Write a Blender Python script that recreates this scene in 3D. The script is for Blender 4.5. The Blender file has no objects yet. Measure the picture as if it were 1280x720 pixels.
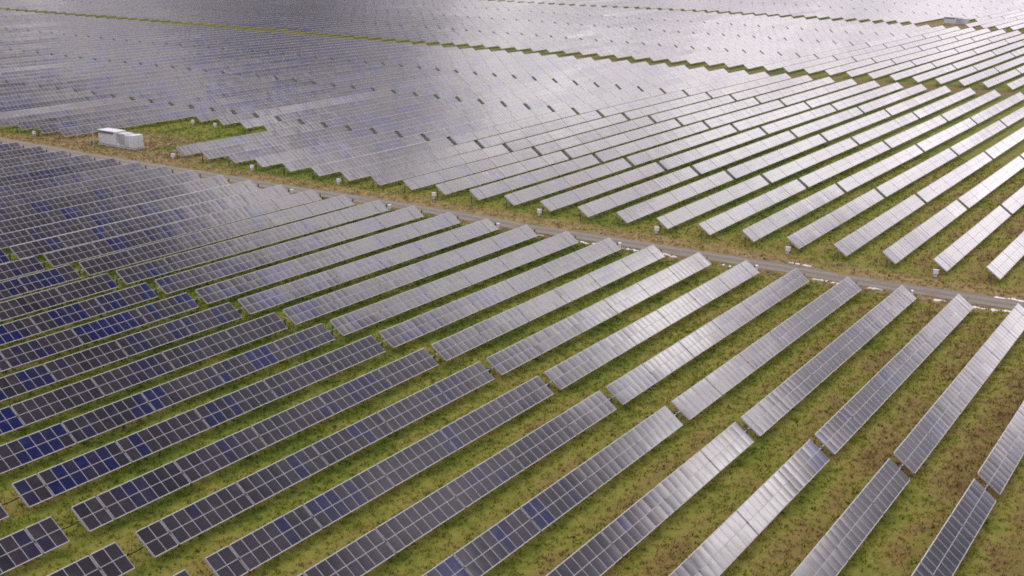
import bpy, math, random
import numpy as np
from mathutils import Matrix, Vector
random.seed(7); rng = np.random.default_rng(11)
SC = bpy.context.scene
COL = SC.collection

# ------------------------------------------------------------------ camera and site geometry
F_PX, PITCH, ROLL, AZ = 1547.9, 0.2848, 0.0206, 0.5563
TUBE = 1.19                       # torque tube height above ground
CAM_H = 40.69
BASE = np.array([-60.598, 145.408])
PCH = 6.322                       # spacing of the rows
TILT = 0.5728
# the trackers of each part of the field have stopped at slightly different angles (radians)
OFFS = [0.0785, 0.0524, 0.0576, 0.0524, 0.0349]
HALF = 1.068                      # half width of a table
D = np.array([math.sin(AZ), math.cos(AZ)])
N = np.array([D[1], -D[0]])
GAP = 0.155
LIFT = .075                        # the modules sit on rails on top of the tube

def bump(i, a, i0, a0, si, sa, h):
    return h * np.exp(-((i - i0) / si) ** 2 / 2 - ((a - a0) / sa) ** 2 / 2)

def hgt(i, a):
    i = np.asarray(i, float); a = np.asarray(a, float)
    r = bump(i, a, -6, 82, 6, 34, -.55) + bump(i, a, -19, 610, 7, 80, 1.0) + bump(i, a, -41, 320, 6, 45, .5)
    r = r + bump(i, a, -24, 372, 6, 30, .35) + bump(i, a, -15, 196, 6, 28, .22) + bump(i, a, -12, 500, 9, 40, .35)
    return r + .07 * np.sin(a / 23. + i * .31) + .05 * np.sin(i * .9 - a / 41.)

def xy(i, a):
    return BASE + N * (i * PCH) + D * a

def P3(i, a, z=0.):
    q = xy(i, a); return Vector((q[0], q[1], float(hgt(i, a)) + z))

def lattice(x, y):
    qx, qy = x - BASE[0], y - BASE[1]
    return (qx * N[0] + qy * N[1]) / PCH, qx * D[0] + qy * D[1]

cp, sp, cr, sr = math.cos(PITCH), math.sin(PITCH), math.cos(ROLL), math.sin(ROLL)
FW = Vector((0, cp, -sp)); R0 = Vector((1, 0, 0)); U0 = Vector((0, sp, cp))
RIGHT = R0 * cr + U0 * sr; UP = U0 * cr - R0 * sr
CAM = Vector((0, 0, CAM_H))

def pix(p):
    v = Vector(p) - CAM; z = v.dot(FW)
    return 640 + F_PX * v.dot(RIGHT) / z, 360 - F_PX * v.dot(UP) / z, z

cam = bpy.data.cameras.new('camera'); camo = bpy.data.objects.new('camera', cam); COL.objects.link(camo)
cam.sensor_width = 36; cam.lens = 36 * F_PX / 1280; cam.clip_start = 1; cam.clip_end = 20000
camo.matrix_world = Matrix(((RIGHT.x, UP.x, -FW.x, 0), (RIGHT.y, UP.y, -FW.y, 0), (RIGHT.z, UP.z, -FW.z, CAM_H), (0, 0, 0, 1)))
SC.camera = camo

# ------------------------------------------------------------------ node helpers
class NT:
    def __init__(s, tree): s.t = tree; s.n = tree.nodes; s.l = tree.links
    def new(s, typ, **kw):
        n = s.n.new(typ)
        for k, v in kw.items(): setattr(n, k, v)
        return n
    def put(s, sock, v):
        if isinstance(v, bpy.types.NodeSocket): s.l.new(v, sock)
        elif v is not None: sock.default_value = v
    def m(s, op, a, b=None, c=None, clamp=False):
        n = s.new('ShaderNodeMath', operation=op, use_clamp=clamp)
        for k, v in enumerate((a, b, c)): s.put(n.inputs[k], v) if v is not None else None
        return n.outputs[0]
    def v(s, op, a, b=None, scale=None):
        n = s.new('ShaderNodeVectorMath', operation=op); s.put(n.inputs[0], a)
        if b is not None: s.put(n.inputs[1], b)
        if scale is not None: s.put(n.inputs['Scale'], scale)
        return n.outputs['Value'] if op == 'DOT_PRODUCT' else n.outputs[0]
    def noise(s, vec, scale, detail=4, rough=.55, dist=0.):
        n = s.new('ShaderNodeTexNoise'); s.put(n.inputs['Vector'], vec)
        n.inputs['Scale'].default_value = scale; n.inputs['Detail'].default_value = detail
        n.inputs['Roughness'].default_value = rough; n.inputs['Distortion'].default_value = dist
        return n.outputs['Fac']
    def mix(s, f, a, b, typ='RGBA', blend='MIX'):
        n = s.new('ShaderNodeMix', data_type=typ)
        if typ == 'RGBA': n.blend_type = blend; ia, ib, o = n.inputs[6], n.inputs[7], n.outputs[2]
        else: ia, ib, o = n.inputs[2], n.inputs[3], n.outputs[0]
        s.put(n.inputs[0], f)
        for q, x in ((ia, a), (ib, b)):
            s.put(q, (*x, 1) if isinstance(x, tuple) and len(x) == 3 and typ == 'RGBA' else x)
        return o
    def ss(s, x, lo, hi):
        n = s.new('ShaderNodeMapRange', interpolation_type='SMOOTHSTEP'); s.put(n.inputs[0], x)
        n.inputs[1].default_value = lo; n.inputs[2].default_value = hi
        return n.outputs[0]
    def ramp(s, f, stops, interp='LINEAR'):
        n = s.new('ShaderNodeValToRGB'); s.put(n.inputs[0], f); r = n.color_ramp; r.interpolation = interp
        while len(r.elements) < len(stops): r.elements.new(.5)
        for e, (p, c) in zip(r.elements, stops): e.position = p; e.color = (*c, 1)
        return n.outputs[0]

def mat(name):
    m = bpy.data.materials.new(name); m.use_nodes = True
    t = NT(m.node_tree); return m, t, m.node_tree.nodes['Principled BSDF']

def plain(name, col, rough=.6, metal=0., var=.12, scale=3.):
    m, t, b = mat(name)
    g = t.new('ShaderNodeNewGeometry')
    f = t.noise(g.outputs['Position'], scale, 4)
    c2 = tuple(min(1, x * (1 - var * 2)) for x in col); c1 = tuple(min(1, x * (1 + var)) for x in col)
    t.put(b.inputs['Base Color'], t.ramp(f, [(.3, c2), (.7, c1)]))
    b.inputs['Roughness'].default_value = rough; b.inputs['Metallic'].default_value = metal
    return m

# ------------------------------------------------------------------ materials
def glass_material():
    m, t, b = mat('panel_glass')
    at = t.new('ShaderNodeAttribute', attribute_name='pv'); sx = t.new('ShaderNodeSeparateXYZ'); t.put(sx.inputs[0], at.outputs['Vector'])
    uv = t.new('ShaderNodeUVMap'); su = t.new('ShaderNodeSeparateXYZ'); t.put(su.inputs[0], uv.outputs[0])
    oi = t.new('ShaderNodeObjectInfo')
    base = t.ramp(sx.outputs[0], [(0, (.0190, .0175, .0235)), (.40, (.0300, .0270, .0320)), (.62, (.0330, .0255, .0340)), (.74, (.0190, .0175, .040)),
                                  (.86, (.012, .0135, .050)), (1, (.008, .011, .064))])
    g = t.new('ShaderNodeNewGeometry')
    dust = t.noise(g.outputs['Position'], .9, 3)
    base = t.mix(t.ss(dust, .45, .75), base, t.mix(.03, base, (.35, .33, .31)))
    # faint cell grid, 6 by 6 cells
    lines = None
    for o in (su.outputs[0], su.outputs[1]):
        f = t.m('ABSOLUTE', t.m('SUBTRACT', t.m('FRACT', t.m('MULTIPLY', o, 6.)), .5)); l = t.ss(f, .44, .49)
        lines = l if lines is None else t.m('MAXIMUM', lines, l)
    base = t.mix(t.m('MULTIPLY', lines, .10), base, (.20, .20, .22))
    t.put(b.inputs['Base Color'], base)
    b.inputs['IOR'].default_value = 1.52
    t.put(b.inputs['Roughness'], t.m('ADD', .025, t.m('MULTIPLY', dust, .045)))
    # each module sits a little off the plane of its table and its glass is slightly bowed
    r1 = t.m('SUBTRACT', oi.outputs['Random'], .5)
    jx = t.m('ADD', t.m('MULTIPLY', sx.outputs[1], .0055), t.m('MULTIPLY', r1, .006))
    jx = t.m('ADD', jx, t.m('MULTIPLY', t.m('SUBTRACT', su.outputs[0], .5), .020))
    jy = t.m('ADD', t.m('MULTIPLY', sx.outputs[2], .0055), t.m('MULTIPLY', t.m('SUBTRACT', su.outputs[1], .5), .009))
    a = t.v('SCALE', (D[0], D[1], 0.), scale=jx)
    c = t.v('SCALE', (-N[0] * math.cos(TILT), -N[1] * math.cos(TILT), math.sin(TILT)), scale=jy)
    nn = t.v('NORMALIZE', t.v('ADD', g.outputs['Normal'], t.v('ADD', a, c)))
    t.put(b.inputs['Normal'], nn)
    return m

M_GLASS = glass_material()
M_FRAME = plain('panel_frame_aluminium', (.33, .325, .33), .45, 0., .05)
M_EDGE = plain('edge_trim_aluminium', (.47, .46, .445), .45, 0., .05)
M_BACK = plain('panel_backsheet', (.16, .16, .165), .7)
M_STEEL = plain('galvanised_steel', (.22, .222, .228), .5, .1, .12)
M_POST = plain('weathered_post_steel', (.075, .075, .075), .6, .2, .15)
M_CABLE = plain('black_cable', (.012, .012, .013), .9)
M_CABLE.node_tree.nodes['Principled BSDF'].inputs['Specular IOR Level'].default_value = .1
M_WHITE = plain('white_painted_steel', (.42, .435, .45), .45, 0., .04, .8)
M_GREY = plain('light_grey_painted_steel', (.32, .33, .335), .45, 0., .06, .8)
M_DGREY = plain('dark_louvre_steel', (.10, .105, .11), .5)
M_CONC = plain('concrete', (.34, .33, .31), .9, 0., .15, 2.)
M_SNOW = plain('old_snow', (.58, .565, .57), .7, 0., .06, 3.)

def ground_colour(t, pos, uvn, grass=False):
    su = t.new('ShaderNodeSeparateXYZ'); t.put(su.inputs[0], uvn)
    i, a = su.outputs[0], su.outputs[1]
    n1 = t.noise(pos, .035, 3); n2 = t.noise(pos, .16, 4, .6, .6); n3 = t.noise(pos, .7, 5, .65); n4 = t.noise(pos, 3.2, 4, .7)
    fr = t.m('FRACT', t.m('ADD', i, .5))                # 0.5 under a table's tube
    drip = t.m('MULTIPLY', t.ss(fr, .52, .66), t.m('SUBTRACT', 1., t.ss(fr, .70, .95)))
    east = t.ss(i, 6., 17.)
    w = t.m('ADD', t.m('MULTIPLY', n1, .40), t.m('ADD', t.m('MULTIPLY', n2, .55), t.m('MULTIPLY', n3, .40)))
    w = t.m('ADD', w, t.m('MULTIPLY', t.m('SUBTRACT', east, .40), .17)); w = t.m('SUBTRACT', w, t.m('MULTIPLY', drip, .12))
    grasscol = t.ramp(w, [(.49, (.066, .092, .009)), (.60, (.116, .130, .017)), (.70, (.158, .149, .028)), (.80, (.168, .128, .038)), (.92, (.122, .078, .030))])
    k = t.m('ADD', .50, t.m('MULTIPLY', n4, .52)); k = t.m('ADD', k, t.m('MULTIPLY', n3, .36))
    dark = t.m('MULTIPLY', t.ss(t.noise(pos, 1.15, 3, .6), .62, .74), .32)
    k = t.m('MULTIPLY', k, t.m('SUBTRACT', 1., dark))
    # dry verge along the road, bare earth at the yard of the inverter station
    an = t.m('ADD', a, t.m('MULTIPLY', t.m('SUBTRACT', n2, .5), 3.0))
    verge = t.m('MULTIPLY', t.ss(an, 55.4, 56.6), t.m('SUBTRACT', 1., t.ss(an, 59.2, 61.8)))
    near = t.m('MULTIPLY', t.ss(an, 48.6, 50.5), t.m('SUBTRACT', 1., t.ss(an, 52.5, 53.5)))
    yard = t.m('MULTIPLY', t.m('MULTIPLY', t.ss(an, 56., 59.), t.m('SUBTRACT', 1., t.ss(an, 72., 84.))), t.m('MULTIPLY', t.ss(i, -13.5, -11.5), t.m('SUBTRACT', 1., t.ss(i, -6.5, -3.5))))
    far2 = t.m('MULTIPLY', t.ss(an, 249., 251.), t.m('SUBTRACT', 1., t.ss(an, 266., 268.)))
    far3 = t.m('MULTIPLY', t.ss(an, 478., 482.), t.m('SUBTRACT', 1., t.ss(an, 497., 500.)))
    yard2 = t.m('MULTIPLY', t.m('MULTIPLY', t.ss(an, 478., 482.), t.m('SUBTRACT', 1., t.ss(an, 540., 545.))), t.m('MULTIPLY', t.ss(i, -5.5, -4.5), t.m('SUBTRACT', 1., t.ss(i, 1., 2.))))
    straw = t.ramp(n3, [(.3, (.105, .078, .030)), (.46, (.185, .130, .055)), (.60, (.235, .165, .075)), (.75, (.29, .215, .10))])
    earth = t.ramp(n3, [(.3, (.095, .066, .030)), (.52, (.185, .130, .060)), (.72, (.28, .205, .098))])
    olive = t.ramp(n2, [(.38, (.078, .066, .020)), (.5, (.140, .100, .046)), (.62, (.130, .082, .042))])
    c = t.mix(t.m('MULTIPLY', t.m('MAXIMUM', far2, far3), .8), grasscol, olive)
    c = t.mix(t.m('MULTIPLY', verge, t.m('ADD', .68, t.m('MULTIPLY', t.ss(n2, .35, .6), .32))), c, straw)
    c = t.mix(t.m('MULTIPLY', near, t.ss(n2, .35, .6)), c, earth)
    c = t.mix(t.m('MULTIPLY', t.m('MAXIMUM', yard, yard2), t.ss(n2, .34, .52)), c, earth)
    return t.v('SCALE', c, scale=k), n3, n4

def ground_material():
    m, t, b = mat('field_ground')
    g = t.new('ShaderNodeNewGeometry'); uv = t.new('ShaderNodeUVMap')
    c, n3, n4 = ground_colour(t, g.outputs['Position'], uv.outputs[0])
    t.put(b.inputs['Base Color'], c); b.inputs['Roughness'].default_value = .95; b.inputs['Specular IOR Level'].default_value = .15
    bp = t.new('ShaderNodeBump'); bp.inputs['Strength'].default_value = .9; bp.inputs['Distance'].default_value = .22
    t.put(bp.inputs['Height'], t.m('ADD', n3, t.m('MULTIPLY', n4, .5))); t.put(b.inputs['Normal'], bp.outputs[0])
    return m

def grass_material(name, weed=False):
    m, t, b = mat(name)
    g = t.new('ShaderNodeNewGeometry'); uv = t.new('ShaderNodeUVMap')
    at = t.new('ShaderNodeAttribute', attribute_name='shade')
    if weed:
        c = t.ramp(at.outputs['Fac'], [(0, (.045, .034, .013)), (.55, (.10, .07, .028)), (1, (.15, .105, .042))])
    else:
        c, _, _ = ground_colour(t, g.outputs['Position'], uv.outputs[0])
        c = t.v('SCALE', c, scale=t.m('ADD', .72, t.m('MULTIPLY', at.outputs['Fac'], 1.0)))
    t.put(b.inputs['Base Color'], c); b.inputs['Roughness'].default_value = .85; b.inputs['Specular IOR Level'].default_value = .1
    return m

def road_material():
    m, t, b = mat('gravel_road')
    g = t.new('ShaderNodeNewGeometry'); uv = t.new('ShaderNodeUVMap'); su = t.new('ShaderNodeSeparateXYZ'); t.put(su.inputs[0], uv.outputs[0])
    p = g.outputs['Position']; n = t.noise(p, .25, 4); f = t.noise(p, 4., 5, .7)
    v = t.m('ADD', su.outputs[1], t.m('MULTIPLY', t.m('SUBTRACT', n, .5), .35))
    tr = t.m('ADD', t.m('POWER', t.m('ABSOLUTE', t.m('SINE', t.m('MULTIPLY', v, 6.283))), 2.), 0.)
    c = t.mix(tr, (.110, .090, .066), (.150, .134, .114))
    c = t.mix(t.ss(n, .52, .70), c, (.125, .092, .058))
    t.put(b.inputs['Base Color'], t.v('SCALE', c, scale=t.m('ADD', .62, t.m('MULTIPLY', f, .7))))
    b.inputs['Roughness'].default_value = .9
    bp = t.new('ShaderNodeBump'); bp.inputs['Strength'].default_value = .5; bp.inputs['Distance'].default_value = .05
    t.put(bp.inputs['Height'], f); t.put(b.inputs['Normal'], bp.outputs[0])
    return m

# ------------------------------------------------------------------ mesh helpers
class MB:
    """collects quads with a material index, per-face vector and uv"""
    def __init__(s): s.v = []; s.f = []; s.m = []; s.pv = []; s.uv = []
    def quad(s, a, b, c, d, mi=0, pv=(0, 0, 0), uv=None):
        k = len(s.v); s.v += [a, b, c, d]; s.f.append((k, k + 1, k + 2, k + 3)); s.m.append(mi); s.pv.append(pv)
        s.uv += uv or [(.5, .5)] * 4
    def box(s, x0, x1, y0, y1, z0, z1, mi=0, faces='xXyYzZ'):
        if 'Z' in faces: s.quad((x0, y0, z1), (x1, y0, z1), (x1, y1, z1), (x0, y1, z1), mi)
        if 'z' in faces: s.quad((x0, y1, z0), (x1, y1, z0), (x1, y0, z0), (x0, y0, z0), mi)
        if 'y' in faces: s.quad((x0, y0, z0), (x1, y0, z0), (x1, y0, z1), (x0, y0, z1), mi)
        if 'Y' in faces: s.quad((x1, y1, z0), (x0, y1, z0), (x0, y1, z1), (x1, y1, z1), mi)
        if 'x' in faces: s.quad((x0, y1, z0), (x0, y0, z0), (x0, y0, z1), (x0, y1, z1), mi)
        if 'X' in faces: s.quad((x1, y0, z0), (x1, y1, z0), (x1, y1, z1), (x1, y0, z1), mi)
    def bar(s, p, q, w, mi=0, sides=6, cap=True):
        p, q = Vector(p), Vector(q); d = (q - p).normalized(); u = d.orthogonal().normalized(); v = d.cross(u)
        ring = [(u * math.cos(2 * math.pi * k / sides) + v * math.sin(2 * math.pi * k / sides)) * w for k in range(sides)]
        for k in range(sides):
            a, b = ring[k], ring[(k + 1) % sides]
            s.quad(tuple(p + a), tuple(p + b), tuple(q + b), tuple(q + a), mi)
        if cap:
            for e, sg in ((p, 1), (q, -1)):
                for k in range(0, sides, 2):
                    a, b, c = ring[k], ring[(k + 1) % sides], ring[(k + 2) % sides]
                    s.quad(tuple(e), tuple(e + a), tuple(e + b), tuple(e + c), mi) if sg < 0 else s.quad(tuple(e), tuple(e + c), tuple(e + b), tuple(e + a), mi)
    def panel(s, x0, x1, y0, y1, pv, full=True, fw=.0195, zt=.055, th=.062):
        z = zt; zg = zt - .004
        a0, a1, b0, b1 = x0 + fw, x1 - fw, y0 + fw, y1 - fw
        s.quad((a0, b0, zg), (a1, b0, zg), (a1, b1, zg), (a0, b1, zg), 0, pv, [(0, 0), (1, 0), (1, 1), (0, 1)])
        s.quad((x0, y0, z), (x1, y0, z), (a1, b0, z), (a0, b0, z), 1); s.quad((x1, y0, z), (x1, y1, z), (a1, b1, z), (a1, b0, z), 1)
        s.quad((x1, y1, z), (x0, y1, z), (a0, b1, z), (a1, b1, z), 1); s.quad((x0, y1, z), (x0, y0, z), (a0, b0, z), (a0, b1, z), 1)
        if full:
            zb = zt - th
            s.quad((x0, y0, zb), (x1, y0, zb), (x1, y0, z), (x0, y0, z), 1); s.quad((x1, y1, zb), (x0, y1, zb), (x0, y1, z), (x1, y1, z), 1)
            s.quad((x0, y1, zb), (x0, y0, zb), (x0, y0, z), (x0, y1, z), 1); s.quad((x1, y0, zb), (x1, y1, zb), (x1, y1, z), (x1, y0, z), 1)
            s.quad((x0, y1, zb), (x1, y1, zb), (x1, y0, zb), (x0, y0, zb), 2)
    def mesh(s, name, mats, pv=False, smooth=False):
        me = bpy.data.meshes.new(name)
        nv, nf = len(s.v), len(s.f)
        me.vertices.add(nv); me.vertices.foreach_set('co', np.array(s.v, np.float32).ravel())
        me.loops.add(nf * 4); me.loops.foreach_set('vertex_index', np.array(s.f, np.int32).ravel())
        me.polygons.add(nf); me.polygons.foreach_set('loop_start', np.arange(0, nf * 4, 4, dtype=np.int32))
        me.polygons.foreach_set('material_index', np.array(s.m, np.int32))
        for m in mats: me.materials.append(m)
        if pv:
            at = me.attributes.new('pv', 'FLOAT_VECTOR', 'FACE'); at.data.foreach_set('vector', np.array(s.pv, np.float32).ravel())
            uv = me.uv_layers.new(name='UVMap'); uv.data.foreach_set('uv', np.array(s.uv, np.float32).ravel())
        me.update(calc_edges=True); me.validate()
        return me

def link(name, data, parent=None, loc=None, rot=None):
    o = bpy.data.objects.new(name, data); COL.objects.link(o)
    if parent: o.parent = parent
    if loc is not None: o.location = loc
    if rot is not None: o.rotation_euler = rot
    return o

def tag(o, label, cat, group=None, kind=None):
    if label: o['label'] = label
    if cat: o['category'] = cat
    if group: o['group'] = group
    if kind: o['kind'] = kind
    return o

PM = [M_GLASS, M_FRAME, M_BACK]

# ------------------------------------------------------------------ ground, road, verge
def axis(lo, hi, step, far):
    a = list(np.arange(lo, hi + .1, step)); w, s = [], step
    x = lo
    while x > -far: s *= 1.7; x -= s; w.append(x)
    w2, s, x = [], step, hi
    while x < far: s *= 1.7; x += s; w2.append(x)
    return np.array(w[::-1] + a + w2)
gx, gy = axis(-420, 420, 6, 9000), axis(10, 1150, 6, 9000)
X, Y = np.meshgrid(gx, gy); I, A = lattice(X, Y); Z = hgt(I, A)
nx, ny = len(gx), len(gy)
me = bpy.data.meshes.new('ground')
fc = np.array([(r * nx + c, r * nx + c + 1, (r + 1) * nx + c + 1, (r + 1) * nx + c) for r in range(ny - 1) for c in range(nx - 1)], np.int32)
me.vertices.add(nx * ny); me.vertices.foreach_set('co', np.stack([X, Y, Z], -1).astype(np.float32).ravel())
me.loops.add(fc.size); me.loops.foreach_set('vertex_index', fc.ravel()); me.polygons.add(len(fc)); me.polygons.foreach_set('loop_start', np.arange(0, fc.size, 4, dtype=np.int32))
uvl = me.uv_layers.new(name='UVMap'); uvl.data.foreach_set('uv', np.stack([I.ravel()[fc.ravel()], A.ravel()[fc.ravel()]], -1).astype(np.float32).ravel())
me.materials.append(ground_material()); me.update(calc_edges=True)
me.polygons.foreach_set('use_smooth', np.ones(len(fc), bool))
tag(link('ground', me), 'grassy field under the solar arrays, green with brown patches', None, None, 'structure')

def strip(name, a0, a1, i0, i1, material, label, z=.03, rag=.35):
    b = MB(); n = int((i1 - i0) * PCH / .8); e0 = e1 = 0; rows = []
    for k in range(n + 1):
        i = i0 + (i1 - i0) * k / n
        e0 = e0 * .8 + random.uniform(-rag, rag) * .5; e1 = e1 * .8 + random.uniform(-rag, rag) * .5
        s0 = .25 * math.sin(i * 1.7) + .2 * math.sin(i * .6)
        rows.append([(i, a0 + e0 + s0), (i, a0 + (a1 - a0) / 3), (i, a0 + 2 * (a1 - a0) / 3), (i, a1 + e1 + s0)])
    for k in range(n):
        for j in range(3):
            q = [rows[k][j], rows[k + 1][j], rows[k + 1][j + 1], rows[k][j + 1]]
            b.quad(*[tuple(P3(x, y, z)) for x, y in q], 0, (0, 0, 0), [(x * PCH / 4, (y - a0) / (a1 - a0)) for x, y in q])
    return tag(link(name, b.mesh(name, [material], True)), label, None, None, 'structure')
strip('gravel_road', 52.0, 56.2, -34, 34, road_material(), 'grey gravel service road crossing between the arrays')

# ------------------------------------------------------------------ grass and weeds
def scatter(name, n, amin, amax, imin, imax, hmin, hmax, wmul, blades, material, label, weed=False, keep=None):
    i = rng.uniform(imin, imax, n); a = rng.uniform(amin, amax, n)
    q = BASE[None] + N[None] * (i * PCH)[:, None] + D[None] * a[:, None]
    z = hgt(i, a); v = np.stack([q[:, 0], q[:, 1], z], -1) - np.array(CAM)
    dp = v @ np.array(FW); u = 640 + F_PX * (v @ np.array(RIGHT)) / dp; w = 360 - F_PX * (v @ np.array(UP)) / dp
    ok = (dp > 5) & (u > -80) & (u < 1360) & (w > -30) & (w < 790)
    ok &= ~((a > 51.8) & (a < 56.4))
    if keep is not None: ok &= keep(i, a, q)
    q, z, i, a = q[ok], z[ok], i[ok], a[ok]; n = len(q)
    tot = n * blades; c = np.repeat(np.concatenate([q, z[:, None]], 1), blades, 0)
    ang = rng.uniform(0, 2 * np.pi, tot); h = rng.uniform(hmin, hmax, tot); wd = h * wmul
    off = rng.normal(0, .10 if not weed else .16, (tot, 2)); b = c.copy(); b[:, :2] += off
    t = np.stack([np.cos(ang), np.sin(ang)], -1)
    lean = rng.normal(0, .55, (tot, 2)) * h[:, None]
    v0 = b.copy(); v0[:, :2] -= t * wd[:, None] / 2; v0[:, 2] -= .02
    v1 = b.copy(); v1[:, :2] += t * wd[:, None] / 2; v1[:, 2] -= .02
    v2 = b.copy(); v2[:, :2] += lean; v2[:, 2] += h
    V = np.stack([v0, v1, v2], 1).reshape(-1, 3)
    me = bpy.data.meshes.new(name); me.vertices.add(len(V)); me.vertices.foreach_set('co', V.astype(np.float32).ravel())
    me.loops.add(tot * 3); me.loops.foreach_set('vertex_index', np.arange(tot * 3, dtype=np.int32)); me.polygons.add(tot)
    me.polygons.foreach_set('loop_start', np.arange(0, tot * 3, 3, dtype=np.int32))
    at = me.attributes.new('shade', 'FLOAT', 'FACE'); at.data.foreach_set('value', np.clip(np.repeat(rng.uniform(0, 1, n), blades) * .6 + rng.uniform(0, .4, tot), 0, 1).astype(np.float32))
    uvl = me.uv_layers.new(name='UVMap'); uvl.data.foreach_set('uv', np.repeat(np.stack([np.repeat(i, blades), np.repeat(a, blades)], -1), 3, 0).astype(np.float32).ravel())
    me.materials.append(material); me.update(calc_edges=True)
    return tag(link(name, me), label, 'grass' if not weed else 'weeds', None, 'stuff')

def clump(i, a, q):
    s = np.sin(q[:, 0] * .31 + 1.3 * np.sin(q[:, 1] * .17)) + np.sin(q[:, 1] * .27 + 1.1 * np.sin(q[:, 0] * .23 + 2)) + .8 * np.sin(q[:, 0] * .9 + q[:, 1] * .7)
    return rng.uniform(-2.2, 2.6, len(i)) < s + np.clip((i - 9) / 8, -1.3, .8)
scatter('grass', 150000, -95, 52, -2, 24, .10, .30, .42, 4, grass_material('grass_blades'), 'short rough grass growing between the near arrays')
scatter('meadow_grass', 60000, 56, 150, -14, 24, .14, .36, .5, 3, bpy.data.materials['grass_blades'], 'rough grass growing between arrays beyond the road')
scatter('weeds', 3000, -95, 160, -4, 24, .12, .34, .55, 6, grass_material('dead_weeds', True), 'dark brown dead weed clumps dotted over the grass', True, clump)

# ------------------------------------------------------------------ solar arrays
RUN = [.3, 0]
def tint(blue):
    # modules of one delivery sit next to each other, so the shade comes in runs
    if RUN[1] <= 0:
        r = random.random()
        RUN[0] = random.uniform(.78, 1.) if r < blue else random.uniform(.62, .78) if r < blue * 1.6 + .10 else random.uniform(0, .6)
        RUN[1] = random.choice([1, 1, 2, 2, 3, 5])
    RUN[1] -= 1
    return min(1, max(0, RUN[0] + random.uniform(-.09, .09)))
def jit(): return max(-2, min(2, random.gauss(0, .55)))

BOX_LOW, SECS = {}, {}
# spans along a row: start, end, modules per section; the last number is the tier in the field
SPANS = [
    ('lower', -92.1, -43.7, [7, 8, 8, 8, 8, 7, 2]), ('middle', -42.0, -1.3, [2, 7, 8, 8, 8, 7]), ('upper', 0.0, 48.4, [7, 8, 8, 8, 8, 7, 2]),
    ('a', 62.5, 101.3, [2, 7, 8, 7, 7, 7]), ('b', 102.6, 149.3, [7, 8, 8, 8, 8, 7]), ('c', 150.7, 194.2, [7, 7, 8, 7, 7, 7]), ('d', 195.6, 251.0, [7, 8, 8, 8, 8, 8, 7]),
    ('e', 266.0, 310.8, [7, 8, 7, 8, 7, 7]), ('f', 312.2, 367.8, [7, 8, 8, 8, 8, 8, 7]), ('g', 369.2, 421.6, [7, 8, 7, 8, 7, 8, 7]), ('h', 423.0, 481.0, [8, 8, 8, 9, 8, 8, 8]),
    ('p', 497.0, 573.0, [15, 15, 15, 15, 15]), ('q', 574.6, 650.0, [15, 15, 15, 15, 14]), ('r', 651.6, 727.0, [15, 15, 15, 15, 14]), ('s', 728.6, 805.0, [15, 15, 15, 15, 15])]
CUTS = {('a', i): (91.4, [2, 7]) for i in (-10, -9, -8, -7)}
CUTS.update({('p', i): (543.5, [9, 10, 10]) for i in (-3, -2, -1)})

# individual modules (front tables)
def panel_variants(cw):
    out = []
    for k in range(60):
        b = MB(); w, h = (cw - .010) / 2, (HALF - .012) / 2
        tn = (k % 30) / 30
        tn = tn / .72 * .6 if tn < .72 else (.68 + (tn - .72) / .28 * .32)
        b.panel(-w, w, -h, h, (tn, jit(), jit())); out.append((tn, b.mesh('solar_panel', PM, True)))
    return out
PANELS = {}
def pick_panel(cw, t):
    k = round(cw, 3)
    if k not in PANELS: PANELS[k] = panel_variants(cw)
    c = sorted(PANELS[k], key=lambda e: abs(e[0] - t))[:6]
    return random.choice(c)[1]

def edges(b, x0, x1, mi):
    for y in (-HALF - .034, HALF + .004): b.box(x0, x1, y, y + .03, -.005, .058, mi)
def rails(b, w):
    edges(b, -w / 2, w / 2, 1)
    for sx in (-1, 1): b.box(sx * w / 2 + (.008 if sx > 0 else -.066), sx * w / 2 + (.066 if sx > 0 else -.008), -HALF + .02, HALF - .02, -.066, -.008)
    for y in (-.55, .55): b.box(-w / 2 - .05, w / 2 + .05, y - .03, y + .03, -.05, -.005)
    for x in np.arange(-w / 2 + .25, w / 2, 1.0 if w < 3 else 1.99):
        b.box(x, x + .07, -HALF + .12, HALF - .12, -.067, -.009, 0, 'xXyYz')
def rail_mesh(w):
    b = MB(); rails(b, w); return b.mesh('panel_section', [M_STEEL, M_EDGE])
RAILS = {}
def section_mesh(w, nc, sky_tint=False):
    key = (round(w, 3), nc, sky_tint); L = SECS.setdefault(key, [])
    if len(L) < 7:
        b = MB(); cw = w / nc; blue = random.choice([.1, .3, .5, .7] if sky_tint else [.02, .05, .1, .25])  # bluer modules on request: blue sky reflection put into the module colour
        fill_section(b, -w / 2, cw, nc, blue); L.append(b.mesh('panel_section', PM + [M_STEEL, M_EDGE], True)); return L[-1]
    return random.choice(L)
def fill_section(b, x0, cw, nc, blue, full=True):
    for c in range(nc):
        t = tint(blue); j = jit()
        for r in (0, 1):
            t2 = t if random.random() < .75 else tint(blue)
            y0 = -HALF + r * HALF
            b.panel(x0 + c * cw + .005, x0 + (c + 1) * cw - .005, y0 + .006, y0 + HALF - .006, (t2, j + jit() * .4, jit()), full)
    if full:
        w = cw * nc; edges(b, x0, x0 + w, 4)
        for q in (x0 - .066, x0 + w + .008): b.box(q, q + .058, -HALF + .02, HALF - .02, -.066, -.008, 3)
        for x in np.arange(x0 + .25, x0 + w, 2.4): b.box(x, x + .07, -HALF + .12, HALF - .12, -.067, -.009, 3, 'xXyYz')

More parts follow.
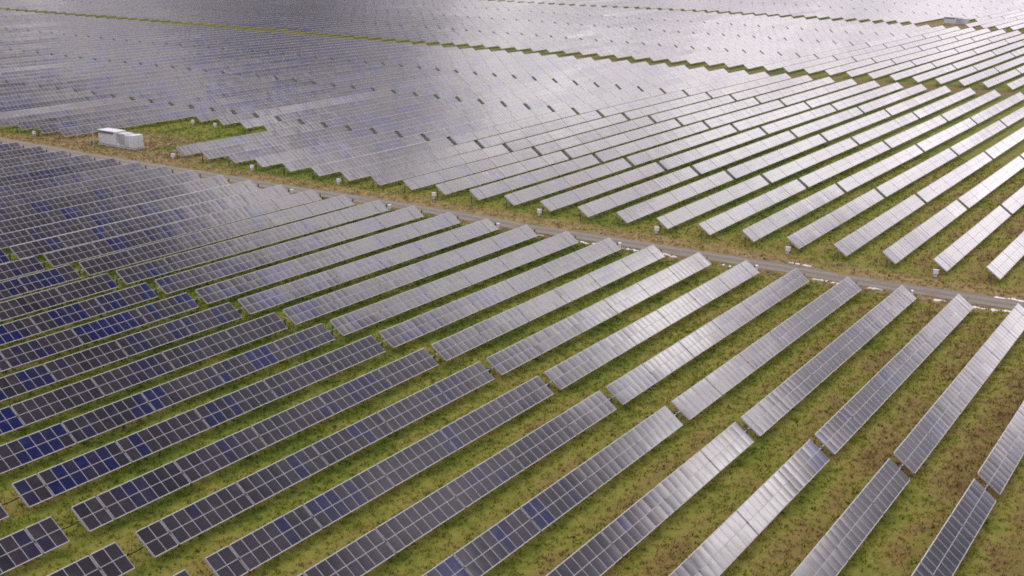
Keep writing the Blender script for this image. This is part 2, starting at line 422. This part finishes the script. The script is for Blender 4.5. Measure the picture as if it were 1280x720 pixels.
def tube_mesh(L, e0, e1):
    b = MB(); b.bar((-L / 2 - e0, 0, 0), (L / 2 + e1, 0, 0), .062, 0, 8); return b.mesh('torque_tube', [M_STEEL])
def post_mesh():
    b = MB(); w, f, t = .045, .07, .012
    b.box(-w, w, -t, t, -1.6, -.06); b.box(-w - t, -w, -f, f, -1.6, -.06); b.box(w, w + t, -f, f, -1.6, -.06)
    b.box(-.09, .09, -.14, .14, -.06, .02); b.box(-.05, .05, -.13, .13, .09, .13); b.box(-.05, .05, -.13, -.10, .02, .09); b.box(-.05, .05, .10, .13, .02, .09)
    return b.mesh('support_post', [M_POST])
def cable_mesh():
    b = MB(); pts = [Vector((.30 * math.cos(q) , -.12, -.30 + .24 * math.sin(q))) for q in np.linspace(.1, math.pi * 1.75, 14)]
    for p, q in zip(pts, pts[1:]): b.bar(p, q, .016, 0, 5, False)
    return b.mesh('cable_loop', [M_CABLE])
POST, CABLE = post_mesh(), cable_mesh()
M_GAP_SHADE = plain('gap_shade_dark', (.045, .045, .045), .8)  # dark plates added in the table gaps, standing in for shade there
def gap_shade_mesh():
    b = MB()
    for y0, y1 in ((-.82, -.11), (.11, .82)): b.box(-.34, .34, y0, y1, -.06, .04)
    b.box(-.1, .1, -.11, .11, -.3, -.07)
    return b.mesh('gap_shade_plate', [M_GAP_SHADE])
GAP_SHADE = gap_shade_mesh()
def link_mesh():
    b = MB(); pts = [Vector((x, 0, -.10 * math.sin(math.pi * x / 1.6))) for x in np.linspace(0, 1.6, 8)]
    for p, q in zip(pts, pts[1:]): b.bar(p, q, .04, 0, 6, False)
    return b.mesh('link_cable', [M_CABLE])
LINKC = link_mesh()
TUBES = {}
def tube_for(L, e0, e1):
    k = (round(L, 2), round(e0, 2), round(e1, 2))
    if k not in TUBES: TUBES[k] = tube_mesh(L, e0, e1)
    return TUBES[k]

ROWS = []
for s, (nm, a0, a1, secs) in enumerate(SPANS):
    for i in range(-85, 27):
        b0, sc = CUTS.get((nm, i), (a0, secs))
        pts = [pix(P3(i + f * .25, b0 + (a1 - b0) * k / 12, TUBE)) for k in range(13) for f in (-.7, .7)]
        vis = [p for p in pts if p[2] > 10 and -4 < p[0] < 1284 and -3 < p[1] < 723]
        wide = [p for p in pts if p[2] > 10 and -150 < p[0] < 1430 and -40 < p[1] < 800]
        if not wide: continue
        # picture size: module width in pixels at the middle, and the part inside the frame
        mid = P3(i, (b0 + a1) / 2, TUBE); z = pix(mid)[2]
        area = (len(vis) / 26) * (a1 - b0) / z / z * (1 + .002 * len(vis))
        cx = np.mean([p[0] for p in vis]) if vis else -1; cy = np.mean([p[1] for p in vis]) if vis else -1
        ends = [p for p in pts if p in vis]
        ROWS.append(dict(s=nm, k=s, i=i, a0=b0, a1=a1, secs=sc, vis=len(vis), area=area, cx=cx, cy=cy, z=z))
ROWS.sort(key=lambda r: -r['area'])
VIS = [r for r in ROWS if r['vis'] > 0]
for q, r in enumerate(VIS): r['rank'] = q
print('arrays in view', len(VIS), 'built', len(ROWS))

ORD = ['', 'first', 'second', 'third', 'fourth', 'fifth', 'sixth', 'seventh', 'eighth', 'ninth', 'tenth', 'eleventh', 'twelfth', 'thirteenth', 'fourteenth', 'fifteenth', 'sixteenth', 'seventeenth', 'eighteenth', 'nineteenth']
TENS = {20: 'twent', 30: 'thirt', 40: 'fort', 50: 'fift', 60: 'sixt', 70: 'sevent'}
def ordinal(n):
    if n < 20: return ORD[n]
    t, u = n // 10 * 10, n % 10
    return TENS[t] + ('ieth' if u == 0 else 'y-' + ORD[u])
WHERE = {'lower': 'solar array below the lowest gap line at the bottom edge', 'middle': 'solar array between the two gap lines of the front field',
         'upper': 'solar array of the front field running up to the gravel road',
         'a': 'solar array starting just across the gravel road', 'b': 'solar array in the second tier beyond the gravel road',
         'c': 'solar array in the third tier beyond the gravel road', 'd': 'solar array ending at the near side of the grass strip beyond',
         'e': 'solar array starting just behind the first grass strip', 'f': 'solar array in the second tier behind the grass strip',
         'g': 'solar array in the third tier behind the grass strip', 'h': 'solar array ending at the farthest grass strip', 'p': 'distant solar array starting just behind the farthest grass strip',
         'q': 'distant solar array in the second tier past the farthest strip', 'r': 'distant solar array in the third tier past the farthest strip', 's': 'distant solar array in the last tier along the top edge'}
GROUPS = {'lower': 'arrays at the bottom edge', 'middle': 'arrays between the front gap lines', 'upper': 'arrays running up to the gravel road', 'a': 'arrays across the gravel road',
          'b': 'second tier beyond the road', 'c': 'third tier beyond the road', 'd': 'arrays before the first grass strip', 'e': 'arrays behind the first grass strip', 'f': 'second tier behind the strip',
          'g': 'third tier behind the strip', 'h': 'arrays before the farthest grass strip'}
for nm in WHERE:
    L = sorted([r for r in VIS if r['s'] == nm], key=lambda r: -r['i'])
    for q, r in enumerate(L):
        r['from_right'], r['from_left'] = q + 1, len(L) - q
def look(r):
    x, y = r['cx'], r['cy']
    if r['s'] == 'a' and (r['s'], r['i']) in CUTS: return 'short grey'
    d = x * .0009 + (500 - y) * .00055
    return 'dark navy' if d < .22 and y > 150 else 'slate grey' if d < .52 else 'silvery' if d < .85 else 'pale'
def label(r):
    if r['from_right'] <= r['from_left']:
        e = 'at the right edge' if r['from_right'] == 1 else ordinal(r['from_right']) + ' from the right'
    else:
        e = 'at the left edge' if r['from_left'] == 1 else ordinal(r['from_left']) + ' from the left'
    t = look(r) + ' ' + WHERE[r['s']] + ', ' + e
    w = t.split()
    if len(w) > 16: t = ' '.join(w[w.index('solar'):] if w[0] != 'distant' else w)
    return t

n_panels = 0
far = MB(); FAR_ROWS = []
for r in ROWS:
    L = r['a1'] - r['a0']; secs = r['secs']; ns = len(secs); cw = (L - GAP * (ns - 1)) / sum(secs)
    ac = (r['a0'] + r['a1']) / 2; i = r['i']
    p0, p1 = P3(i, r['a0']), P3(i, r['a1']); dv = (p1 - p0).normalized(); c = (p0 + p1) / 2
    yv = Vector((-N[0], -N[1], 0)); zv = dv.cross(yv).normalized()
    M = Matrix(((dv.x, yv.x, zv.x, c.x), (dv.y, yv.y, zv.y, c.y), (dv.z, yv.z, zv.z, c.z), (0, 0, 0, 1)))
    tl = TILT + OFFS[0 if r['k'] < 2 else 1 if r['k'] == 2 else 2 if r['k'] < 7 else 3 if r['k'] < 11 else 4] + random.gauss(0, .006)
    if random.random() < .035 and r['k'] >= 3: tl += random.choice([-1, 1]) * random.uniform(.015, .03)
    r['tilt'] = tl; r['M'] = M
    rank = r.get('rank', 9999)
    individual = rank < 300 or r['k'] < 3
    pxm = F_PX / r['z'] * .8
    if not individual:
        FAR_ROWS.append(r)
        m2 = M @ Matrix.Translation((0, 0, TUBE)) @ Matrix.Rotation(tl, 4, 'X') @ Matrix.Translation((0, 0, LIFT))
        k0 = len(far.v); x = -L / 2; blue = random.choice([.03, .08, .2])
        for nc in secs:
            fill_section(far, x, cw, nc, blue, False); edges(far, x, x + cw * nc, 4); x += cw * nc + GAP
        for y0, y1 in ((-.82, -.11), (.11, .82)): far.box(L / 2 + .3, L / 2 + 1., y0, y1, -.1, -.02, 3)  # added dark plates that imitate the shaded gap beyond the table
        far.box(-L / 2, L / 2, -HALF, HALF, -.02, .045, 2, 'xXyYz')
        far.v[k0:] = [tuple(m2 @ Vector(v)) for v in far.v[k0:]]
        continue
    e = link('solar_array', None); e.matrix_world = M; e.empty_display_size = .5
    tag(e, label(r) if 'from_right' in r else 'solar array of the front field just outside the picture', 'solar array', GROUPS.get(r['s'], 'arrays at the far end of the field') if 'from_right' in r else 'front arrays outside the picture')
    link('torque_tube', tube_for(L, .15 if r['s'] == 'middle' else .70, .15 if r['s'] == 'lower' else .70), e, (0, 0, TUBE))
    xs = [-L / 2]
    for nc in secs: xs.append(xs[-1] + cw * nc + GAP)
    if rank < 190 or r['k'] < 3:
        px = [-L / 2 - .62] + [x - GAP / 2 for x in xs[1:-1]] + [L / 2 + .62]
        if r['s'] == 'lower': px = px[:-1]
        if r['s'] in ('upper', 'middle', 'b', 'c', 'd', 'f', 'g', 'h'): px = px[1:]
        for x in px:
            if r['k'] < 3 or x in (px[0], px[-1]): link('support_post', POST, e, (x, 0, TUBE))
    if r['s'] in ('a', 'b', 'c', 'e', 'f', 'g', 'p', 'q', 'r'): link('gap_shade_plate', GAP_SHADE, e, (L / 2 + .65, 0, TUBE), (tl, 0, 0))  # added plates darken the gap like shade
    if r['s'] == 'middle': link('cable_loop', CABLE, e, (L / 2 + .55, 0, TUBE))
    if r['s'] == 'lower': link('link_cable', LINKC, e, (L / 2 + .1, 0, TUBE))
    blue = random.choice([.05, .08, .12, .2, .3]) if i < 11 and r['k'] < 2 else random.choice([.03, .05, .08, .12, .2]) if i < 9 else random.choice([.03, .05, .08])
    for q, nc in enumerate(secs):
        w = cw * nc; xc = xs[q] + w / 2
        if r['k'] < 3 and pxm > 7.6:
            if round(w, 3) not in RAILS: RAILS[round(w, 3)] = rail_mesh(w)
            s = link('panel_section', RAILS[round(w, 3)], e, (xc, -math.sin(tl) * LIFT, TUBE + math.cos(tl) * LIFT), (tl + random.gauss(0, .003), 0, 0))
            for cidx in range(nc):
                t = tint(blue)
                for rr in (0, 1):
                    t2 = t if random.random() < .75 else tint(blue)
                    link('solar_panel', pick_panel(cw, t2), s, (-w / 2 + (cidx + .5) * cw, (rr - .5) * HALF, 0)); n_panels += 1
        else:
            link('panel_section', section_mesh(w, nc, 3 <= r['k'] <= 6 and i < -1 and random.random() < .5), e, (xc, -math.sin(tl) * LIFT, TUBE + math.cos(tl) * LIFT), (tl + random.gauss(0, .003), 0, 0))  # left sections beyond the road get the sky reflection as module colour
tag(link('distant_solar_arrays', far.mesh('distant_solar_arrays', PM + [M_GAP_SHADE, M_EDGE], True)), 'countless tiny solar arrays fading towards the top of the field', 'solar arrays', None, 'stuff')
print('panels', n_panels, 'far rows', len(FAR_ROWS))

# ------------------------------------------------------------------ combiner boxes at row ends
def bx(x0, x1, y0, y1, z0, z1, m, name, bev=.02):
    b = MB(); b.box(x0, x1, y0, y1, z0, z1); me = b.mesh(name, [m]); return me
M_BOX = plain('box_white_paint', (.50, .50, .50), .45, 0., .05, .8)
CAB = bx(-.18, .18, -.42, .42, .72, 1.42, M_BOX, 'cabinet')
HOOD = bx(-.24, .24, -.47, .47, 1.423, 1.47, M_BOX, 'rain_hood')
LOWB = bx(-.13, .13, -.34, .30, .18, .64, M_GREY, 'lower_box')
LEG = bx(-.04, .04, -.04, .04, -.2, .72, M_POST, 'leg')
DOOR = bx(-.012, .012, -.36, .36, .78, 1.37, M_BOX, 'door')
HNDL = bx(-.02, .02, -.025, .025, 1.02, 1.14, M_DGREY, 'handle')
CONDUIT = bx(-.03, .03, -.03, .03, .64, .722, M_GREY, 'conduit')
BOXES = []
for i in (-12, -6, -3, 0, 3, 6, 9, 12, 15): BOXES.append((i, 60.9, -1, 'across'))
for i in (-10, -9): BOXES.append((i, 90.0, -1, 'inner'))
for i in (0, 3, 6, 9, 12, 15): BOXES.append((i, 49.7, 1, 'near'))
cnt = {}
def place_box(i, a, sg, lab, grp):
    e = link('combiner_box', None); e.matrix_world = Matrix.Translation(P3(i, a)) @ Matrix.Rotation(math.pi / 2 - AZ + (-math.pi / 2 if sg > 0 else math.pi), 4, 'Z') @ Matrix.Scale(.74, 4)
    tag(e, lab, 'electrical box', grp)
    link('cabinet', CAB, e); link('rain_hood', HOOD, e); link('lower_box', LOWB, e); link('conduit', CONDUIT, e)
    d = link('door', DOOR, e, (.194, 0, 0)); link('handle', HNDL, d, (.03, .28, 0))
    for y in (-.3, .3): link('leg', LEG, e, (0, y, 0))
across = sorted([b for b in BOXES if b[3] == 'across'], reverse=True); near = sorted([b for b in BOXES if b[3] == 'near'], reverse=True)
for q, (i, a, sg, _) in enumerate(across):
    place_box(i, a, sg, f'white electrical box on the far side of the road, {ordinal(q + 1)} from the right', 'electrical boxes across the road')
for q, (i, a, sg, _) in enumerate(near):
    place_box(i, a, sg, f'white electrical box seen behind a front array end, {ordinal(q + 1)} from the right', 'electrical boxes on the near side of the road')
for (i, a, sg, _), w in zip([b for b in BOXES if b[3] == 'inner'], ('nearer the white inverter station', 'farther from the white inverter station')):
    place_box(i, a, sg, 'small white electrical box on the green patch, the one ' + w, 'electrical boxes behind the yard')
place_box(.4, 540.5, -1, 'tiny white electrical box beside the distant inverter station', 'electrical boxes far off')
place_box(2.6, 496.0, -1, 'tiny white electrical box at the farthest strip by the right edge', 'electrical boxes far off')

# ------------------------------------------------------------------ inverter stations, masts, sign
def inverter(i, a, lab, s=1.):
    # local x along the road (towards larger i), y towards larger a, front face at y=0
    e = link('inverter_station', None); p = P3(i, a)
    yw = D; xw = N
    e.matrix_world = Matrix(((xw[0] * s, yw[0] * s, 0, p.x), (xw[1] * s, yw[1] * s, 0, p.y), (0, 0, s, p.z), (0, 0, 0, 1)))
    tag(e, lab, 'inverter station', 'inverter stations')
    b = MB(); b.box(0, 10.0, -.1, 2.5, .0, .22); link('base_skid', b.mesh('base_skid', [M_CONC]), e)
    b = MB(); b.box(.25, 5.0, 0, 2.3, .34, 2.75); 
    for x in np.arange(.5, 4.9, .38): b.box(x, x + .05, -.03, -.001, .45, 2.2)
    mc = link('main_cabinet', b.mesh('main_cabinet', [M_WHITE]), e)
    b = MB(); b.box(.12, 5.1, -.16, 2.45, 2.76, 2.86); link('roof', b.mesh('roof', [M_WHITE]), mc)
    b = MB(); b.box(.4, 4.3, -.09, -.035, 2.32, 2.70)
    for z in np.arange(2.36, 2.68, .07): b.box(.42, 4.28, -.13, -.091, z, z + .03)
    link('vent_louvre', b.mesh('vent_louvre', [M_DGREY]), mc)
    b = MB(); b.box(.25, 5.0, .05, 2.25, .222, .338); link('plinth', b.mesh('plinth', [M_DGREY]), mc)
    b = MB(); b.box(5.003, 7.317, .22, 2.25, .34, 2.64); tr = link('transformer', b.mesh('transformer', [M_WHITE]), e)
    b = MB()
    for x in np.arange(5.3, 7.2, .16): b.box(x, x + .07, .16, .217, .55, 2.48)
    b.box(5.1, 7.3, .15, .215, 2.485, 2.56); link('radiator_fin', b.mesh('radiator_fin', [M_GREY]), tr)
    b = MB()
    for x in (5.6, 6.2, 6.8): b.bar((x, 1.2, 2.5), (x, 1.2, 2.8), .08, 0, 8)
    link('bushing', b.mesh('bushing', [M_WHITE]), tr)
    b = MB(); b.box(7.32, 8.497, .06, 2.25, .34, 2.48); sc = link('switch_cabinet', b.mesh('switch_cabinet', [M_WHITE]), e)
    b = MB(); b.box(7.42, 8.28, .035, .058, .45, 2.3); link('door', b.mesh('door', [M_GREY]), sc)
    b = MB(); b.box(8.5, 9.75, -.0, 2.3, .3, 2.6); rc = link('control_cabinet', b.mesh('control_cabinet', [M_WHITE]), e)
    for x0 in (8.55, 9.15):
        b = MB(); b.box(x0, x0 + .55, -.025, -.003, .42, 2.45); dr = link('door', b.mesh('door', [M_WHITE]), rc)
        b = MB(); b.box(x0 + .46, x0 + .5, -.06, -.028, 1.2, 1.45); link('handle', b.mesh('handle', [M_DGREY]), dr)
    for y0 in (.05, 1.2):
        b = MB(); b.box(9.753, 9.775, y0, y0 + 1.05, .42, 2.4); dr = link('door', b.mesh('door', [M_WHITE]), rc)
        b = MB(); b.box(9.778, 9.81, y0 + .92, y0 + .98, 1.2, 1.45); link('handle', b.mesh('handle', [M_DGREY]), dr)
    return e
inverter(-9.52, 63.1, 'long white inverter station with a louvred cabinet standing on the brown yard by the road')
inverter(-2.55, 520.0, 'tiny grey white inverter station in the brown gap far off near the top right', 1.15)

def mast(i, a, h, lab):
    e = link('mast', None); e.location = P3(i, a); tag(e, lab, 'mast', 'thin masts beside the inverter stations')
    b = MB(); b.bar((0, 0, 0), (0, 0, 2.9), .10, 0, 8); b.bar((0, 0, 2.9), (0, 0, 6.), .05, 0, 8); b.bar((0, 0, 6.), (0, 0, h), .024, 0, 6); link('pole', b.mesh('pole', [M_GREY]), e)
    b = MB(); b.box(-.22, .22, -.18, .18, .0, .12); link('base_plate', b.mesh('base_plate', [M_CONC]), e)
    b = MB(); b.box(-.48, -.16, -.2, .1, .3, 1.0); link('control_box', b.mesh('control_box', [M_DGREY]), e)
mast(-9.40, 61.4, 11., 'thin tall mast standing at the near corner of the long white inverter station')
mast(-1.75, 521.5, 12., 'faint thin mast rising behind the tiny distant inverter station')
e = link('sign_post', None); e.location = P3(-8.0, 59.6); tag(e, 'small white box on a thin post in front of the long inverter station', 'sign post')
b = MB(); b.bar((0, 0, -.1), (0, 0, 1.5), .03, 0, 6); link('post', b.mesh('post', [M_GREY]), e)
b = MB(); b.box(-.22, .22, -.10, .10, 1.3, 1.75); link('sign_box', b.mesh('sign_box', [M_WHITE]), e)

# ------------------------------------------------------------------ snow remnants by the road
def snow(i0, i1, a, wa, lab, n):
    b = MB(); org = P3((i0 + i1) / 2, a)
    for k in range(n):
        i = i0 + (i1 - i0) * (k + random.uniform(.1, .9)) / n; aa = a + random.uniform(-.35, .35) * wa
        rx = (i1 - i0) * PCH / n * random.uniform(.35, .75); ry = wa * random.uniform(.25, .6); hh = random.uniform(.05, .14)
        c = P3(i, aa) - org; ph = random.uniform(0, 6); S = 14
        def ring(f, z): return [c + Vector((N[0] * rx * f * math.cos(q) + D[0] * ry * f * math.sin(q), N[1] * rx * f * math.cos(q) + D[1] * ry * f * math.sin(q), z)) * 1.0 if True else None
                                for q in [2 * math.pi * s / S for s in range(S)]]
        wob = [1 + .3 * math.sin(3 * 2 * math.pi * s / S + ph) + random.uniform(-.12, .12) for s in range(S)]
        R = []
        for f, z in ((1., -.02), (.85, hh * .6), (.5, hh), (.05, hh * 1.05)):
            R.append([c + (v - c) * 1 for v in ring(f, z)])
            R[-1] = [Vector((c.x + (v.x - c.x) * wob[s], c.y + (v.y - c.y) * wob[s], v.z)) for s, v in enumerate(R[-1])]
        for r0, r1 in zip(R, R[1:]):
            for s in range(S): b.quad(tuple(r0[s]), tuple(r0[(s + 1) % S]), tuple(r1[(s + 1) % S]), tuple(r1[s]))
    o = link('snow_patch', b.mesh('snow_patch', [M_SNOW]), None, org)
    tag(o, lab, 'snow patch', 'white patches along the road edge')
LS = 'ragged white patch on the near road edge, '
snow(16.02, 16.72, 50.9, .9, LS + 'largest one beside the rightmost array', 4)
snow(15.3, 15.95, 51.3, .5, LS + 'small pieces left of the largest patch', 4)
snow(14.05, 14.4, 51.8, .45, LS + 'thin sliver left of the rightmost cabinet', 2)
snow(13.02, 13.72, 51.6, .6, LS + 'broken pieces by the third array', 6)
snow(11.2, 11.95, 51.0, .6, LS + 'scattered bits by the fifth array', 8)
snow(9.55, 10.15, 51.4, .8, LS + 'thin strip between sixth and seventh arrays', 6)
snow(8.85, 9.3, 51.1, .6, LS + 'bright heap around the third cabinet', 5)
snow(7.8, 8.5, 51.0, .8, LS + 'rounded lumps by the ninth array', 5)
snow(6.6, 7.0, 50.9, .5, LS + 'farthest small patch along the road', 3)
snow(12.25, 12.75, 57.2, .35, 'small white flecks on the far road edge opposite the fourth front array', 4)
snow(16.3, 17.0, 56.6, .6, 'flat white patch on the far road edge at the right picture edge', 4)

# ------------------------------------------------------------------ light
SUN_AZ, SUN_EL, SKY_BASE = 285., 52., math.log(1.6)
W = bpy.data.worlds.new('World'); SC.world = W; W.use_nodes = True
t = NT(W.node_tree); bg = t.n['Background']; bg.inputs['Strength'].default_value = .1
sky = t.new('ShaderNodeTexSky', sky_type='NISHITA', sun_disc=False); sky.sun_elevation = math.radians(SUN_EL); sky.sun_rotation = math.radians(SUN_AZ)
tc = t.new('ShaderNodeTexCoord'); dr = t.v('NORMALIZE', tc.outputs['Generated'])
sz = t.new('ShaderNodeSeparateXYZ'); t.put(sz.inputs[0], dr)
# broken cloud cover: brighter and darker cloud masses by compass direction, elevation and strength
LOBES = [(15.2, 51.8, 0.56), (21.9, 53.4, 0.04), (39.6, 55.8, -3.05), (57.8, 53.9, -2.39), (29.3, 52.8, -1.14), (49.5, 53.9, -1.73), (18.9, 48.3, 0.5), (40.5, 51.9, 0.4), (24.8, 48.1, 0.16), (33.4, 50.0, -0.27), (21.3, 43.5, -0.78), (29.0, 45.4, 1.44), (42.5, 46.8, -0.54), (49.8, 47.1, 0.04), (25.5, 40.9, -0.73), (54.9, 43.5, -1.36), (30.8, 41.4, 0.43), (44.7, 41.5, -0.11), (50.1, 41.7, 0.51), (25.2, 37.0, -0.05), (37.1, 38.1, 0.59), (46.5, 37.6, -1.07), (53.0, 37.7, 1.05), (30.4, 33.7, 0.35), (25.0, 31.7, 1.03), (41.3, 34.2, 1.16), (55.5, 34.1, -0.48), (47.4, 31.2, 0.04), (38.9, 30.5, -0.53), (53.0, 30.4, -1.06), (29.4, 27.5, 0.13), (34.3, 27.7, 0.27), (43.3, 27.4, 1.6), (49.7, 27.1, 0.7), (31.7, 23.5, 0.48), (55.7, 25.4, 0.93), (52.2, 23.3, 1.39), (30.6, 19.8, -0.01), (37.1, 20.9, 0.48), (46.0, 22.4, -1.35), (42.4, 20.5, 0.2), (54.1, 19.9, 0.21), (34.9, 17.1, 0.3), (50.2, 18.3, -0.74), (44.8, 17.0, 0.05), (53.6, 15.2, -1.82), (34.2, 12.0, 0.26), (39.5, 12.8, 0.56), (49.5, 14.0, 1.96)]
def lobe(az, el, amp, width=3.9):
    a, e = math.radians(az), math.radians(el)
    d = t.v('DOT_PRODUCT', dr, (math.sin(a) * math.cos(e), math.cos(a) * math.cos(e), math.sin(e)))
    k = .5 / (1 - math.cos(math.radians(width)))
    return t.m('MULTIPLY', t.m('POWER', math.exp(.5), t.m('MULTIPLY', t.m('SUBTRACT', d, 1.), 2 * k)), amp)
n1 = t.noise(dr, 3.2, 5, .55, .4); n2 = t.noise(dr, 11., 4, .6, .8); n3 = t.noise(dr, 34., 3, .6, .5)
lg = t.m('ADD', SKY_BASE, 0.)
for l in LOBES: lg = t.m('ADD', lg, lobe(*l))
lg = t.m('ADD', lg, t.m('MULTIPLY', t.m('SUBTRACT', n2, .5), 1.1)); lg = t.m('ADD', lg, t.m('MULTIPLY', t.m('SUBTRACT', n3, .5), 1.0))
Lum = t.m('POWER', 2.71828, lg)
colr = t.ramp(t.m('DIVIDE', Lum, 6.), [(0, (.78, .80, 1.)), (.2, (.95, .905, 1.)), (.42, (1., .915, .96)), (.8, (1., .935, .945))])
cloud = t.v('SCALE', colr, scale=t.m('MULTIPLY', Lum, 10.))
gap = t.m('MULTIPLY', t.m('SUBTRACT', 1., t.ss(n1, .36, .50)), .25)
t.put(bg.inputs['Color'], t.mix(gap, cloud, sky.outputs[0]))
sun = bpy.data.lights.new('sun', 'SUN'); sun.energy = 1.05; sun.angle = math.radians(15); sun.color = (1., .96, .9)
so = bpy.data.objects.new('sun', sun); COL.objects.link(so)
a, e_ = math.radians(SUN_AZ), math.radians(SUN_EL)
so.rotation_euler = Vector((math.sin(a) * math.cos(e_), math.cos(a) * math.cos(e_), math.sin(e_))).to_track_quat('Z', 'Y').to_euler()

vs = SC.view_settings; vs.view_transform = 'Standard'; vs.look = 'None'; vs.exposure = 0.; vs.gamma = 1.; vs.use_curve_mapping = False
SC.render.engine = 'CYCLES'; SC.cycles.max_bounces = 5; SC.cycles.glossy_bounces = 3; SC.cycles.diffuse_bounces = 3; SC.cycles.use_denoising = False; SC.cycles.filter_width = 1.8
SC.cycles.sample_clamp_indirect = 6.
bpy.context.view_layer.update()
